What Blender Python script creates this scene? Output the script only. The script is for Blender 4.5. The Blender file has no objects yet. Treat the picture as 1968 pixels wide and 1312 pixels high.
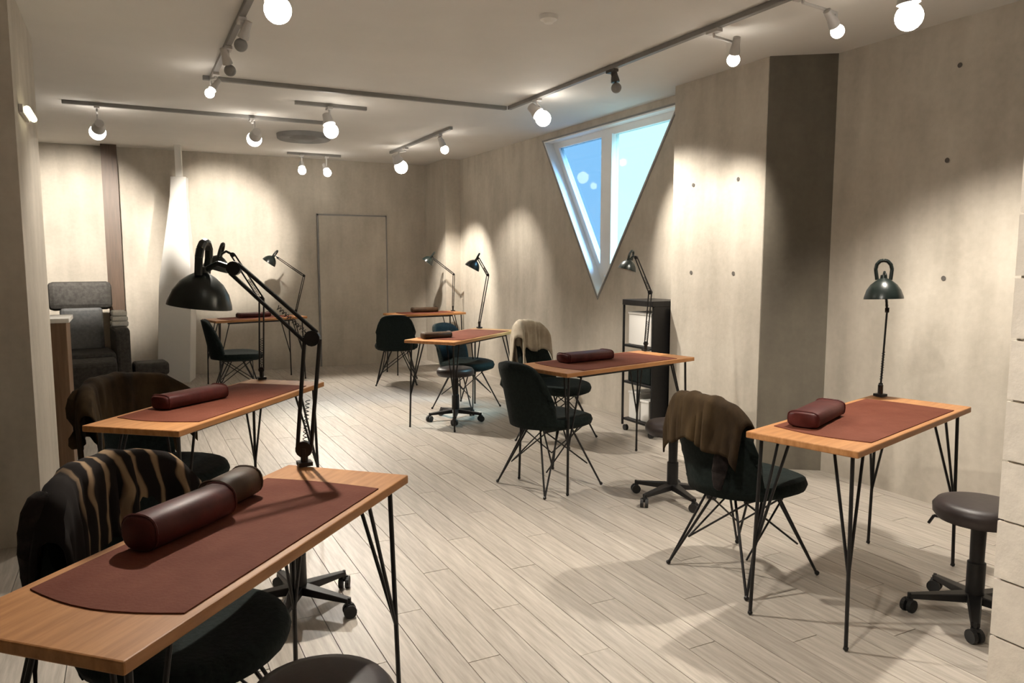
import bpy, bmesh, math, random
from mathutils import Vector, Matrix
random.seed(7)
PI = math.pi
S = bpy.context.scene
COL = S.collection

# ------------------------------------------------------------ camera, world, exposure
cam_d = bpy.data.cameras.new('camera'); cam = bpy.data.objects.new('camera', cam_d); COL.objects.link(cam)
cam_d.sensor_width = 36.0; cam_d.lens = 36.0 * 1450.0 / 1968.0; cam_d.clip_start = 0.02; cam_d.clip_end = 100
cam.location = (0, 0, 1.4)
cam.rotation_euler = (PI/2 - math.atan(156/1450), 0, -math.radians(27))
S.camera = cam
S.view_settings.view_transform = 'Standard'; S.view_settings.look = 'None'
S.view_settings.gamma = 1.0; S.view_settings.use_curve_mapping = False
S.view_settings.exposure = 1.25
SPOT = 54.0          # watts of a track spotlight
GLOW = 9.0           # radiance of a lit reflector bulb
w = bpy.data.worlds.new('sky'); S.world = w; w.use_nodes = True
bg = w.node_tree.nodes['Background']; bg.inputs[0].default_value = (0.60, 0.83, 1.0, 1); bg.inputs[1].default_value = 2.0
sun_d = bpy.data.lights.new('daylight', 'SUN'); sun_d.energy = 22.0; sun_d.angle = math.radians(26); sun_d.color = (0.55, 0.78, 1.0)
sun = bpy.data.objects.new('daylight', sun_d); COL.objects.link(sun); sun.location = (8, 4, 6)
sun.rotation_euler = Vector((-1.65, 0.95, -2.0)).to_track_quat('-Z', 'Y').to_euler()

# ------------------------------------------------------------ materials
def mat(name, col, rough=0.6, metal=0.0, var=0.0, scale=8.0, bump=0.0, stretch=(1,1,1), col2=None, coat=0.0, spec=0.5, detail=6.0, objvar=0.0, bscale=None):
    m = bpy.data.materials.new(name); m.use_nodes = True; nt = m.node_tree; N = nt.nodes; L = nt.links
    b = N['Principled BSDF']; b.inputs['Roughness'].default_value = rough; b.inputs['Metallic'].default_value = metal
    b.inputs['Coat Weight'].default_value = coat; b.inputs['Specular IOR Level'].default_value = spec
    b.inputs['Base Color'].default_value = (*col, 1)
    if var > 0 or bump > 0 or col2:
        tc = N.new('ShaderNodeTexCoord'); mp = N.new('ShaderNodeMapping'); mp.inputs['Scale'].default_value = stretch
        L.new(tc.outputs['Object'], mp.inputs['Vector'])
        nz = N.new('ShaderNodeTexNoise'); nz.inputs['Scale'].default_value = scale; nz.inputs['Detail'].default_value = detail
        nz.inputs['Roughness'].default_value = 0.6
        L.new(mp.outputs[0], nz.inputs['Vector'])
        rp = N.new('ShaderNodeValToRGB'); rp.color_ramp.elements[0].position = 0.3; rp.color_ramp.elements[1].position = 0.7
        c2 = col2 if col2 else tuple(min(1, c*(1+var)) for c in col)
        c1 = col if col2 else tuple(c*(1-var) for c in col)
        rp.color_ramp.elements[0].color = (*c1, 1); rp.color_ramp.elements[1].color = (*c2, 1)
        L.new(nz.outputs['Fac'], rp.inputs[0])
        out = rp.outputs[0]
        if objvar > 0:
            oi = N.new('ShaderNodeObjectInfo'); ge = N.new('ShaderNodeNewGeometry')
            ad = N.new('ShaderNodeMath'); ad.operation = 'ADD'; L.new(oi.outputs['Random'], ad.inputs[0]); L.new(ge.outputs['Random Per Island'], ad.inputs[1])
            fr = N.new('ShaderNodeMath'); fr.operation = 'FRACT'; L.new(ad.outputs[0], fr.inputs[0])
            mr = N.new('ShaderNodeMapRange'); mr.inputs['To Min'].default_value = 1-objvar; mr.inputs['To Max'].default_value = 1+objvar*0.6
            L.new(fr.outputs[0], mr.inputs['Value'])
            hs = N.new('ShaderNodeHueSaturation'); L.new(mr.outputs[0], hs.inputs['Value']); L.new(out, hs.inputs['Color']); out = hs.outputs[0]
        L.new(out, b.inputs['Base Color'])
        if bump > 0:
            bp = N.new('ShaderNodeBump'); bp.inputs['Strength'].default_value = bump; bp.inputs['Distance'].default_value = 0.01
            src = nz
            if bscale:
                src = N.new('ShaderNodeTexNoise'); src.inputs['Scale'].default_value = bscale; src.inputs['Detail'].default_value = 3
                L.new(tc.outputs['Object'], src.inputs['Vector'])
            L.new(src.outputs['Fac'], bp.inputs['Height']); L.new(bp.outputs[0], b.inputs['Normal'])
    return m

def concrete(name, base, dark):
    m = bpy.data.materials.new(name); m.use_nodes = True; nt = m.node_tree; N = nt.nodes; L = nt.links
    b = N['Principled BSDF']; b.inputs['Roughness'].default_value = 0.85
    tc = N.new('ShaderNodeTexCoord')
    m1 = N.new('ShaderNodeMapping'); m1.inputs['Scale'].default_value = (2.0, 2.0, 0.35); L.new(tc.outputs['Object'], m1.inputs[0])
    n1 = N.new('ShaderNodeTexNoise'); n1.inputs['Scale'].default_value = 3.2; n1.inputs['Detail'].default_value = 8; L.new(m1.outputs[0], n1.inputs[0])
    n2 = N.new('ShaderNodeTexNoise'); n2.inputs['Scale'].default_value = 2.2; n2.inputs['Detail'].default_value = 9; n2.inputs['Roughness'].default_value = 0.65; L.new(tc.outputs['Object'], n2.inputs[0])
    n3 = N.new('ShaderNodeTexNoise'); n3.inputs['Scale'].default_value = 28; n3.inputs['Detail'].default_value = 4; L.new(tc.outputs['Object'], n3.inputs[0])
    mx = N.new('ShaderNodeMath'); mx.operation = 'ADD'; L.new(n1.outputs['Fac'], mx.inputs[0]); L.new(n2.outputs['Fac'], mx.inputs[1])
    m2 = N.new('ShaderNodeMath'); m2.operation = 'MULTIPLY_ADD'; m2.inputs[1].default_value = 0.35; L.new(n3.outputs['Fac'], m2.inputs[0]); L.new(mx.outputs[0], m2.inputs[2])
    rp = N.new('ShaderNodeMapRange'); rp.inputs['From Min'].default_value = 0.85; rp.inputs['From Max'].default_value = 1.5; L.new(m2.outputs[0], rp.inputs['Value'])
    cm = N.new('ShaderNodeMix'); cm.data_type = 'RGBA'; L.new(rp.outputs[0], cm.inputs['Factor'])
    cm.inputs['A'].default_value = (*dark, 1); cm.inputs['B'].default_value = (*base, 1)
    L.new(cm.outputs['Result'], b.inputs['Base Color'])
    bp = N.new('ShaderNodeBump'); bp.inputs['Strength'].default_value = 0.25; bp.inputs['Distance'].default_value = 0.01
    L.new(m2.outputs[0], bp.inputs['Height']); L.new(bp.outputs[0], b.inputs['Normal'])
    return m

def emis(name, col, strength):
    m = bpy.data.materials.new(name); m.use_nodes = True; nt = m.node_tree; N = nt.nodes
    b = N['Principled BSDF']; b.inputs['Base Color'].default_value = (0.9, 0.9, 0.9, 1)
    b.inputs['Emission Color'].default_value = (*col, 1); b.inputs['Emission Strength'].default_value = strength
    return m

def glass(name, tint):
    m = bpy.data.materials.new(name); m.use_nodes = True; nt = m.node_tree; N = nt.nodes; L = nt.links
    N.remove(N['Principled BSDF'])
    t = N.new('ShaderNodeBsdfTransparent'); t.inputs[0].default_value = (*tint, 1)
    g = N.new('ShaderNodeBsdfGlossy'); g.inputs['Roughness'].default_value = 0.03
    mx = N.new('ShaderNodeMixShader'); mx.inputs[0].default_value = 0.02
    L.new(t.outputs[0], mx.inputs[1]); L.new(g.outputs[0], mx.inputs[2]); L.new(mx.outputs[0], N['Material Output'].inputs[0])
    return m

M = {}
M['concrete'] = concrete('concrete', (0.57, 0.52, 0.445), (0.40, 0.36, 0.30))
M['plaster'] = mat('ceiling_plaster', (0.68, 0.655, 0.62), 0.8, var=0.04, scale=1.5)
M['block'] = mat('painted_block', (0.70, 0.64, 0.56), 0.7, var=0.08, scale=14, bump=0.5, objvar=0.05)
M['mortar'] = mat('mortar', (0.52, 0.47, 0.40), 0.9, var=0.1, scale=30)
M['hole'] = mat('tie_hole_shadow_grey', (0.10, 0.09, 0.08), 0.9, var=0.1)
M['plank'] = mat('whitewashed_plank', (0.29, 0.255, 0.215), 0.36, scale=5.5, stretch=(9, 0.7, 1), col2=(0.50, 0.455, 0.40), bump=0.08, objvar=0.10, detail=9)
M['subfloor'] = mat('plank_joint', (0.13, 0.11, 0.09), 0.9, var=0.1)
M['oak'] = mat('honey_oak', (0.30, 0.125, 0.042), 0.45, scale=4, stretch=(1.2, 12, 6), col2=(0.47, 0.23, 0.09), bump=0.04, spec=0.3)
M['oak_edge'] = mat('oak_edge', (0.42, 0.24, 0.11), 0.5, scale=6, stretch=(1.5, 10, 10), col2=(0.56, 0.34, 0.17))
M['leather'] = mat('red_brown_leather', (0.105, 0.028, 0.015), 0.8, scale=5, col2=(0.155, 0.052, 0.032), bump=0.15, bscale=120, spec=0.12)
M['burgundy'] = mat('burgundy_vinyl', (0.040, 0.007, 0.006), 0.5, scale=12, col2=(0.085, 0.016, 0.013), bump=0.15, spec=0.25)
M['brownvinyl'] = mat('brown_vinyl', (0.030, 0.015, 0.007), 0.5, scale=12, col2=(0.065, 0.034, 0.016), bump=0.15, spec=0.25)
M['steel'] = mat('black_steel', (0.016, 0.015, 0.015), 0.4, metal=0.4, var=0.2, scale=40)
M['lampblack'] = mat('black_green_enamel', (0.010, 0.015, 0.013), 0.3, metal=0.1, var=0.25, scale=20)
M['lampwhite'] = mat('lamp_inner_white', (0.75, 0.73, 0.68), 0.5, var=0.05)
M['green'] = mat('bottle_green_fabric', (0.006, 0.009, 0.0085), 0.8, scale=60, col2=(0.012, 0.018, 0.016), bump=0.3, spec=0.12)
M['stoolvinyl'] = mat('dark_brown_vinyl', (0.022, 0.015, 0.014), 0.45, scale=15, col2=(0.038, 0.027, 0.026), bump=0.1)
M['chrome'] = mat('satin_chrome', (0.30, 0.29, 0.28), 0.3, metal=1.0, var=0.1)
M['caster'] = mat('black_rubber', (0.015, 0.015, 0.015), 0.6, var=0.2)
M['white'] = mat('white_paint', (0.78, 0.76, 0.72), 0.5, var=0.03, scale=4)
M['frame'] = mat('white_window_frame', (0.88, 0.90, 0.90), 0.4, var=0.02)
M['railgrey'] = mat('grey_track', (0.22, 0.21, 0.20), 0.5, var=0.1)
M['spotbody'] = mat('grey_white_spot_body', (0.50, 0.48, 0.46), 0.5, var=0.05)
M['spotdark'] = mat('dark_spot_body', (0.06, 0.055, 0.05), 0.5, var=0.05)
M['ventgrey'] = mat('vent_grey', (0.24, 0.235, 0.23), 0.6, var=0.08)
M['darkwood'] = mat('dark_walnut', (0.065, 0.040, 0.024), 0.5, scale=5, stretch=(8, 8, 0.6), col2=(0.12, 0.072, 0.045), bump=0.05)
M['shadepanel'] = concrete('shaded_pier_concrete', (0.17, 0.15, 0.115), (0.11, 0.095, 0.075))  # pier concrete darkened to paint in shade
M['brownwood'] = mat('brown_wood', (0.13, 0.075, 0.04), 0.5, scale=5, stretch=(8, 8, 0.6), col2=(0.22, 0.13, 0.075))
M['grey_up'] = mat('charcoal_upholstery', (0.045, 0.042, 0.038), 0.6, scale=30, col2=(0.085, 0.08, 0.073), bump=0.2, spec=0.12)
M['blue_up'] = mat('slate_upholstery', (0.12, 0.125, 0.125), 0.6, scale=30, col2=(0.19, 0.195, 0.195), bump=0.2)
M['towel'] = mat('white_towel', (0.74, 0.72, 0.66), 0.9, var=0.08, scale=80, bump=0.5)
M['jet'] = mat('black_wool', (0.010, 0.008, 0.008), 0.9, scale=40, col2=(0.028, 0.022, 0.02), bump=0.4, spec=0.12)
M['olive'] = mat('olive_brown_cloth', (0.016, 0.010, 0.006), 0.9, scale=9, col2=(0.065, 0.042, 0.020), bump=0.4, stretch=(1,1,0.4), spec=0.12)
M['tan'] = mat('pale_tan_cloth', (0.30, 0.25, 0.185), 0.9, scale=9, col2=(0.48, 0.42, 0.33), bump=0.3)
M['bulb'] = emis('lit_reflector_bulb', (1.0, 0.93, 0.82), GLOW)
M['bulb_dim'] = emis('dim_reflector_bulb', (1.0, 0.90, 0.76), 2.5)
M['wall_lamp'] = emis('lit_wall_lamp', (1.0, 0.93, 0.62), 1.6)
M['film_blue'] = glass('blue_filmed_glass', (0.30, 0.39, 0.46))
M['film_cyan'] = glass('clear_cyan_glass', (0.50, 0.60, 0.58))
# striped cardigan cloth: woven beige stripes that run down the fabric (uses the mesh's own UVs)
def striped():
    m = bpy.data.materials.new('striped_knit'); m.use_nodes = True; nt = m.node_tree; N = nt.nodes; L = nt.links
    b = N['Principled BSDF']; b.inputs['Roughness'].default_value = 0.95; b.inputs['Specular IOR Level'].default_value = 0.1
    tc = N.new('ShaderNodeTexCoord'); sp = N.new('ShaderNodeSeparateXYZ'); L.new(tc.outputs['UV'], sp.inputs[0])
    nz = N.new('ShaderNodeTexNoise'); nz.inputs['Scale'].default_value = 3.0; L.new(tc.outputs['UV'], nz.inputs[0])
    a = N.new('ShaderNodeMath'); a.operation = 'MULTIPLY_ADD'; a.inputs[1].default_value = 0.26; L.new(nz.outputs['Fac'], a.inputs[0]); L.new(sp.outputs['X'], a.inputs[2])
    s = N.new('ShaderNodeMath'); s.operation = 'MULTIPLY'; s.inputs[1].default_value = 62; L.new(a.outputs[0], s.inputs[0])
    c = N.new('ShaderNodeMath'); c.operation = 'SINE'; L.new(s.outputs[0], c.inputs[0])
    # the plain black panel of the knit is the part with u below 0.30
    g = N.new('ShaderNodeMapRange'); g.inputs['From Min'].default_value = 0.40; g.inputs['From Max'].default_value = 0.46; L.new(a.outputs[0], g.inputs['Value'])
    g2 = N.new('ShaderNodeMapRange'); g2.inputs['From Min'].default_value = 0.35; g2.inputs['From Max'].default_value = 0.85; L.new(c.outputs[0], g2.inputs['Value'])
    mu = N.new('ShaderNodeMath'); mu.operation = 'MULTIPLY'; L.new(g.outputs[0], mu.inputs[0]); L.new(g2.outputs[0], mu.inputs[1])
    cm = N.new('ShaderNodeMix'); cm.data_type = 'RGBA'; L.new(mu.outputs[0], cm.inputs['Factor'])
    cm.inputs['A'].default_value = (0.014, 0.011, 0.010, 1); cm.inputs['B'].default_value = (0.24, 0.165, 0.10, 1)
    L.new(cm.outputs['Result'], b.inputs['Base Color'])
    return m
M['striped'] = striped()

# ------------------------------------------------------------ mesh helpers
def bm_box(bm, x0, x1, y0, y1, z0, z1):
    r = bmesh.ops.create_cube(bm, size=1.0)
    for v in r['verts']:
        v.co = Vector(((x0+x1)/2 + v.co.x*(x1-x0), (y0+y1)/2 + v.co.y*(y1-y0), (z0+z1)/2 + v.co.z*(z1-z0)))
    return r['verts']
def bm_rod(bm, a, b, r, r2=None, n=8):
    a = Vector(a); b = Vector(b); d = b - a; l = d.length
    if l < 1e-6: return
    q = d.to_track_quat('Z', 'Y').to_matrix().to_4x4()
    bmesh.ops.create_cone(bm, cap_ends=True, segments=n, radius1=r, radius2=r if r2 is None else r2, depth=l,
                          matrix=Matrix.Translation((a+b)/2) @ q)
def bm_path(bm, pts, r, n=8):
    for i in range(len(pts)-1):
        bm_rod(bm, pts[i], pts[i+1], r, n=n)
        if 0 < i: bmesh.ops.create_icosphere(bm, subdivisions=1, radius=r*1.02, matrix=Matrix.Translation(Vector(pts[i])))
def bm_lathe(bm, prof, n=28, matrix=None, cap=True):
    rings = []
    for r, z in prof:
        if r < 1e-5:
            rings.append([bm.verts.new((0, 0, z))])
        else:
            rings.append([bm.verts.new((r*math.cos(2*PI*k/n), r*math.sin(2*PI*k/n), z)) for k in range(n)])
    for i in range(len(rings)-1):
        A, B = rings[i], rings[i+1]
        for k in range(n):
            k2 = (k+1) % n
            if len(A) == 1 and len(B) == 1: continue
            if len(A) == 1: bm.faces.new((A[0], B[k2], B[k]))
            elif len(B) == 1: bm.faces.new((A[k], A[k2], B[0]))
            else: bm.faces.new((A[k], A[k2], B[k2], B[k]))
    if matrix is not None:
        vs = [v for ring in rings for v in ring]
        bmesh.ops.transform(bm, matrix=matrix, verts=vs)
def bm_prism(bm, poly, axis, a, b):
    # poly: list of (p,q); axis 'x' -> (a..b, p, q); 'y' -> (p, a..b, q); 'z' -> (p,q,a..b)
    def mk(p, q, t):
        return {'x': (t, p, q), 'y': (p, t, q), 'z': (p, q, t)}[axis]
    A = [bm.verts.new(mk(p, q, a)) for p, q in poly]; B = [bm.verts.new(mk(p, q, b)) for p, q in poly]
    n = len(poly)
    bm.faces.new(A[::-1]); bm.faces.new(B)
    for i in range(n): bm.faces.new((A[i], A[(i+1) % n], B[(i+1) % n], B[i]))
def obj(name, bm, m, parent=None, smooth=False, bevel=0.0, subsurf=0, solid=0.0):
    bmesh.ops.recalc_face_normals(bm, faces=bm.faces)
    me = bpy.data.meshes.new(name); bm.to_mesh(me); bm.free()
    if m is not None: me.materials.append(m)
    if smooth:
        me.polygons.foreach_set('use_smooth', [True]*len(me.polygons))
        try: me.set_sharp_from_angle(angle=math.radians(48))
        except Exception: pass
    o = bpy.data.objects.new(name, me); COL.objects.link(o)
    if parent is not None: o.parent = parent
    if solid: md = o.modifiers.new('solid', 'SOLIDIFY'); md.thickness = solid; md.offset = 0
    if bevel: md = o.modifiers.new('bevel', 'BEVEL'); md.width = bevel; md.segments = 2; md.limit_method = 'ANGLE'
    if subsurf: md = o.modifiers.new('sub', 'SUBSURF'); md.levels = subsurf; md.render_levels = subsurf
    return o
def thing(name, label, cat, loc=(0, 0, 0), rz=0.0, group=None):
    o = bpy.data.objects.new(name, None); o.empty_display_size = 0.1; COL.objects.link(o)
    o.location = loc; o.rotation_euler = (0, 0, rz); o['label'] = label; o['category'] = cat
    if group: o['group'] = group
    return o
def dup(root, label, loc, rz, group=None):
    r = root.copy(); COL.objects.link(r); r.location = loc; r.rotation_euler = (0, 0, rz); r['label'] = label
    if group: r['group'] = group
    for ch in list(root.children):
        c = ch.copy(); COL.objects.link(c); c.parent = r
        for g in list(ch.children):
            d = g.copy(); COL.objects.link(d); d.parent = c
    return r
def struct(name, bm, m, parent=None, **k):
    o = obj(name, bm, m, parent, **k)
    if parent is None: o['kind'] = 'structure'
    return o
def boxs(name, x0, x1, y0, y1, z0, z1, m, parent=None, **k):
    bm = bmesh.new(); bm_box(bm, x0, x1, y0, y1, z0, z1)
    return struct(name, bm, m, parent, **k)
def grid(fn, nu, nv):
    bm = bmesh.new(); uv = bm.loops.layers.uv.new('uv')
    V = [[bm.verts.new(fn(i/nu, j/nv)) for j in range(nv+1)] for i in range(nu+1)]
    for i in range(nu):
        for j in range(nv):
            f = bm.faces.new((V[i][j], V[i+1][j], V[i+1][j+1], V[i][j+1]))
            for l, (a, b) in zip(f.loops, ((i, j), (i+1, j), (i+1, j+1), (i, j+1))): l[uv].uv = (a/nu, b/nv)
    return bm

# ------------------------------------------------------------ the room
CH = 2.7
XW = 3.95      # window wall
XR = 4.08      # right wall near the camera
YF = 10.0      # far wall
# floor: substrate + planks
boxs('floor', -2.0, 4.3, -1.6, 10.3, -0.10, -0.012, M['subfloor'])
floor = bpy.data.objects['floor']
PW, PL = 0.125, 1.25
pb = bmesh.new(); bm_box(pb, -PW/2+0.0015, PW/2-0.0015, -PL/2+0.0015, PL/2-0.0015, -0.012, 0.0)
pme = bpy.data.meshes.new('plank'); pb.to_mesh(pme); pb.free(); pme.materials.append(M['plank'])
spots_p = []
nx = int(6.2/PW)
yaw = math.radians(27)
for i in range(nx):
    x = -2.0 + PW*(i+0.5)
    off = (i*0.37) % 1.0*PL
    y = -1.6 - off
    while y < 10.0:
        cy = y + PL/2
        d = x*math.sin(yaw) + cy*math.cos(yaw); lat = x*math.cos(yaw) - cy*math.sin(yaw)
        seen = d > 1.9 and abs(lat)/max(d, .1) < 0.78 and y >= -1.5 and y+PL <= 10.0
        spots_p.append((seen, d, x, cy))
        y += PL
spots_p.sort(key=lambda t: (not t[0], t[1]))
sb = bmesh.new()
for k, (seen, d, x, cy) in enumerate(spots_p):
    if seen and k < 300:
        o = bpy.data.objects.new('plank', pme); COL.objects.link(o); o.parent = floor
        o.location = (x, cy, 0.0015*((k*7) % 3)*0.3)
    else:
        y0 = max(cy-PL/2+0.0015, -1.6); y1 = min(cy+PL/2-0.0015, 10.0)
        if y1 - y0 > 0.02: bm_box(sb, x-PW/2+0.0015, x+PW/2-0.0015, y0, y1, -0.012, 0.0)
o = obj('far_planks', sb, M['plank'], floor); o['kind'] = 'stuff'

boxs('ceiling', -2.0, 4.3, -1.6, 10.3, CH, CH+0.15, M['plaster'])
wall_far = boxs('wall_far', -2.0, 4.3, YF, YF+0.25, 0, CH, M['concrete'])
wall_left = boxs('wall_left', -2.2, -2.0, -1.6, 10.25, 0, CH, M['concrete'])
boxs('wall_back', -2.2, 4.3, -1.8, -1.6, 0, CH, M['concrete'])
# window wall with its triangular opening
Yn, Yt, Yfw, Zt, ZT = 4.86, 5.97, 7.02, 1.06, 2.625
bm = bmesh.new()
bm_prism(bm, [(4.4, 0), (Yt, 0), (Yt, Zt), (Yn, ZT), (4.4, ZT)], 'x', XW, XW+0.16)
bm_prism(bm, [(Yt, 0), (10.25, 0), (10.25, ZT), (Yfw, ZT), (Yt, Zt)], 'x', XW, XW+0.16)
bm_box(bm, XW, XW+0.16, 4.4, 10.25, ZT, CH)
wall_window = struct('wall_window', bm, M['concrete'])
wall_right = boxs('wall_right', XR, XR+0.2, -1.6, 4.4, 0, CH, M['concrete'])
# pier between the window and the right wall; its camera side is slightly skewed
bm = bmesh.new(); bm_prism(bm, [(3.75, 3.72), (4.10, 3.46), (4.10, 4.65), (3.75, 4.65)], 'z', 0, CH)
pier = struct('wall_pier', bm, M['concrete'])
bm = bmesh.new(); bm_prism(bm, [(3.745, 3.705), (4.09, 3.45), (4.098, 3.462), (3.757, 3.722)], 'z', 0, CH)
struct('pier_shade_panel', bm, M['shadepanel'])  # thin sheet whose dark colour paints the shade on the pier's camera side
bm = bmesh.new(); bm_prism(bm, [(3.74, 9.25), (3.99, 9.25), (3.99, 10.0), (3.74, 10.0)], 'z', 0, CH)
struct('wall_pilaster', bm, M['concrete'])
# left pillar
pillar = boxs('wall_pillar', -1.5, -0.43, 4.3, 5.4, 0, CH, M['concrete'])
# dark post at the far wall, flush door
boxs('trim_1', -0.19, -0.03, 9.80, 10.0, 0, CH, M['darkwood'])
d1 = boxs('door_1', 2.26, 3.16, 9.965, 10.0, 0.0, 1.98, M['concrete'])
bm = bmesh.new(); bm_box(bm, 2.24, 2.26, 9.975, 10.0, 0, 2.0); bm_box(bm, 3.16, 3.18, 9.975, 10.0, 0, 2.0); bm_box(bm, 2.24, 3.18, 9.975, 10.0, 1.98, 2.0)
obj('door_frame', bm, M['ventgrey'], d1)
# near right wall of painted blocks
nw = boxs('wall_near', 2.42, 2.60, -1.6, 1.345, 0, CH, M['mortar'])
BH, BL = 0.19, 0.39
full = bmesh.new(); bm_box(full, -0.012, 0.0, 0.004, BL-0.004, 0.004, BH-0.004)
fme = bpy.data.meshes.new('block'); full.to_mesh(fme); full.free(); fme.materials.append(M['block'])
half = bmesh.new(); bm_box(half, -0.012, 0.0, 0.004, BL/2-0.004, 0.004, BH-0.004)
hme = bpy.data.meshes.new('block'); half.to_mesh(hme); half.free(); hme.materials.append(M['block'])
for r in range(14):
    y = 1.36; first = True
    while y > 0.1:
        me, L_ = (hme, BL/2) if (first and r % 2) else (fme, BL)
        y -= L_; first = False
        o = bpy.data.objects.new('block', me); COL.objects.link(o); o.parent = nw
        o.location = (2.42 + random.uniform(-.0015, .0015), y, r*BH + 0.02)
# formwork tie holes: shallow cups with a dark plug
cup = bmesh.new(); bmesh.ops.create_cone(cup, cap_ends=True, segments=14, radius1=0.014, radius2=0.011, depth=0.004)
for (P, X_, par, ax) in (((0, 2.70, 1.95), XR, wall_right, 'x'), ((0, 2.68, 1.30), XR, wall_right, 'x'), ((0, 2.66, 2.45), XR, wall_right, 'x'),
                         ((0, 3.60, 1.95), XR, wall_right, 'x'), ((0, 3.98, 1.31), 3.75, pier, 'x'), ((0, 3.96, 1.95), 3.75, pier, 'x'), ((0, 4.42, 1.31), 3.75, pier, 'x'),
                         ((0, 4.42, 1.95), 3.75, pier, 'x')):
    o_me = bpy.data.meshes.get('tie_hole')
    if o_me is None:
        o_me = bpy.data.meshes.new('tie_hole'); cup.to_mesh(o_me); o_me.materials.append(M['hole'])
    o = bpy.data.objects.new('tie_hole', o_me); COL.objects.link(o); o.parent = par
    o.location = (X_-0.001, P[1], P[2]); o.rotation_euler = (0, PI/2, 0)
cup.free()

# window: frame, mullion, two panes, set in the opening
def tri(off):   # inset triangle in (y,z)
    c = Vector(((Yn+Yt+Yfw)/3, (ZT*2+Zt)/3)); P = [Vector((Yn, ZT)), Vector((Yt, Zt)), Vector((Yfw, ZT))]
    out = []
    for i in range(3):
        a, b, d = P[i-1], P[i], P[(i+1) % 3]
        e1 = (b-a).normalized(); e2 = (d-b).normalized()
        n1 = Vector((-e1.y, e1.x)); n2 = Vector((-e2.y, e2.x))
        if n1.dot(c-b) < 0: n1 = -n1
        if n2.dot(c-b) < 0: n2 = -n2
        det = n1.x*n2.y - n1.y*n2.x
        o1 = n1.dot(b)+off; o2 = n2.dot(b)+off
        out.append(((o1*n2.y - o2*n1.y)/det, (n1.x*o2 - n2.x*o1)/det))
    return out
win = bpy.data.objects.new('window_1', None); COL.objects.link(win); win['kind'] = 'structure'
out3, in3 = tri(0.0), tri(0.075)
bm = bmesh.new()
X0, X1 = XW+0.095, XW+0.155
for i in range(3):
    j = (i+1) % 3
    bm_prism(bm, [out3[i], out3[j], in3[j], in3[i]], 'x', X0, X1)
obj('window_frame', bm, M['frame'], win)
bm = bmesh.new(); bm_prism(bm, [(Yt-0.085, Zt+0.20), (Yt+0.085, Zt+0.20), (Yt+0.085, ZT-0.07), (Yt-0.085, ZT-0.07)], 'x', X0-0.02, X1)
obj('window_mullion', bm, M['frame'], win)
bm = bmesh.new(); bm_prism(bm, [(Yt, in3[1][1]), (in3[2][0], in3[2][1]), (Yt, ZT-0.075)], 'x', X0+0.025, X0+0.031)
obj('pane', bm, M['film_blue'], win)
bm = bmesh.new(); bm_prism(bm, [(in3[0][0], in3[0][1]), (Yt, in3[1][1]), (Yt, ZT-0.075)], 'x', X0+0.025, X0+0.031)
obj('pane', bm, M['film_cyan'], win)
# white reveal lining and slim dark edge strip, its top run drawing the shadow line
bm = bmesh.new()
o2, i2 = tri(-0.001), tri(0.012)
for i in range(3):
    j = (i+1) % 3
    bm_prism(bm, [o2[i], o2[j], i2[j], i2[i]], 'x', XW-0.004, X0)
obj('reveal_lining', bm, M['frame'], win)
bm = bmesh.new()
o2, i2 = tri(-0.016), tri(0.0)
for i in range(3):
    j = (i+1) % 3
    bm_prism(bm, [o2[i], o2[j], i2[j], i2[i]], 'x', XW-0.008, XW+0.002)
obj('edge_shade_strip', bm, M['ventgrey'], win)

# ------------------------------------------------------------ ceiling: tracks, spots, vent
def rail(x0, y0, x1, y1, label):
    bm = bmesh.new(); h = 0.017
    if abs(x1-x0) < 0.01: bm_box(bm, x0-h, x0+h, y0, y1, CH-0.03, CH)
    else: bm_box(bm, x0, x1, y0-h, y0+h, CH-0.03, CH)
    o = obj('lighting_track', bm, M['railgrey'], bevel=0.003); o['label'] = label; o['category'] = 'lighting track'
    return o
rail(2.97, 0.4, 2.97, 5.88, 'long grey ceiling track running above the right desks toward the window')
rail(0.55, 5.90, 2.95, 5.90, 'grey ceiling track crossing the room between the two long tracks')
rail(2.20, 0.2, 2.20, 1.6, 'short added ceiling track for an unseen fill spotlight over the camera')  # added to carry the unseen fill head beside the block wall
rail(0.61, 0.8, 0.61, 5.88, 'long grey ceiling track on the left above the front desks')
rail(1.30, 6.47, 1.90, 6.47, 'very short grey ceiling track carrying one bright spotlight')
rail(1.80, 9.50, 2.45, 9.50, 'short grey ceiling track along the far wall with two spotlights')
rail(2.90, 7.0, 2.90, 8.9, 'short grey ceiling track beyond the window toward the far wall')
rail(-0.4, 7.3, 1.8, 7.3, 'short grey ceiling track in front of the alcove and white column')

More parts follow.
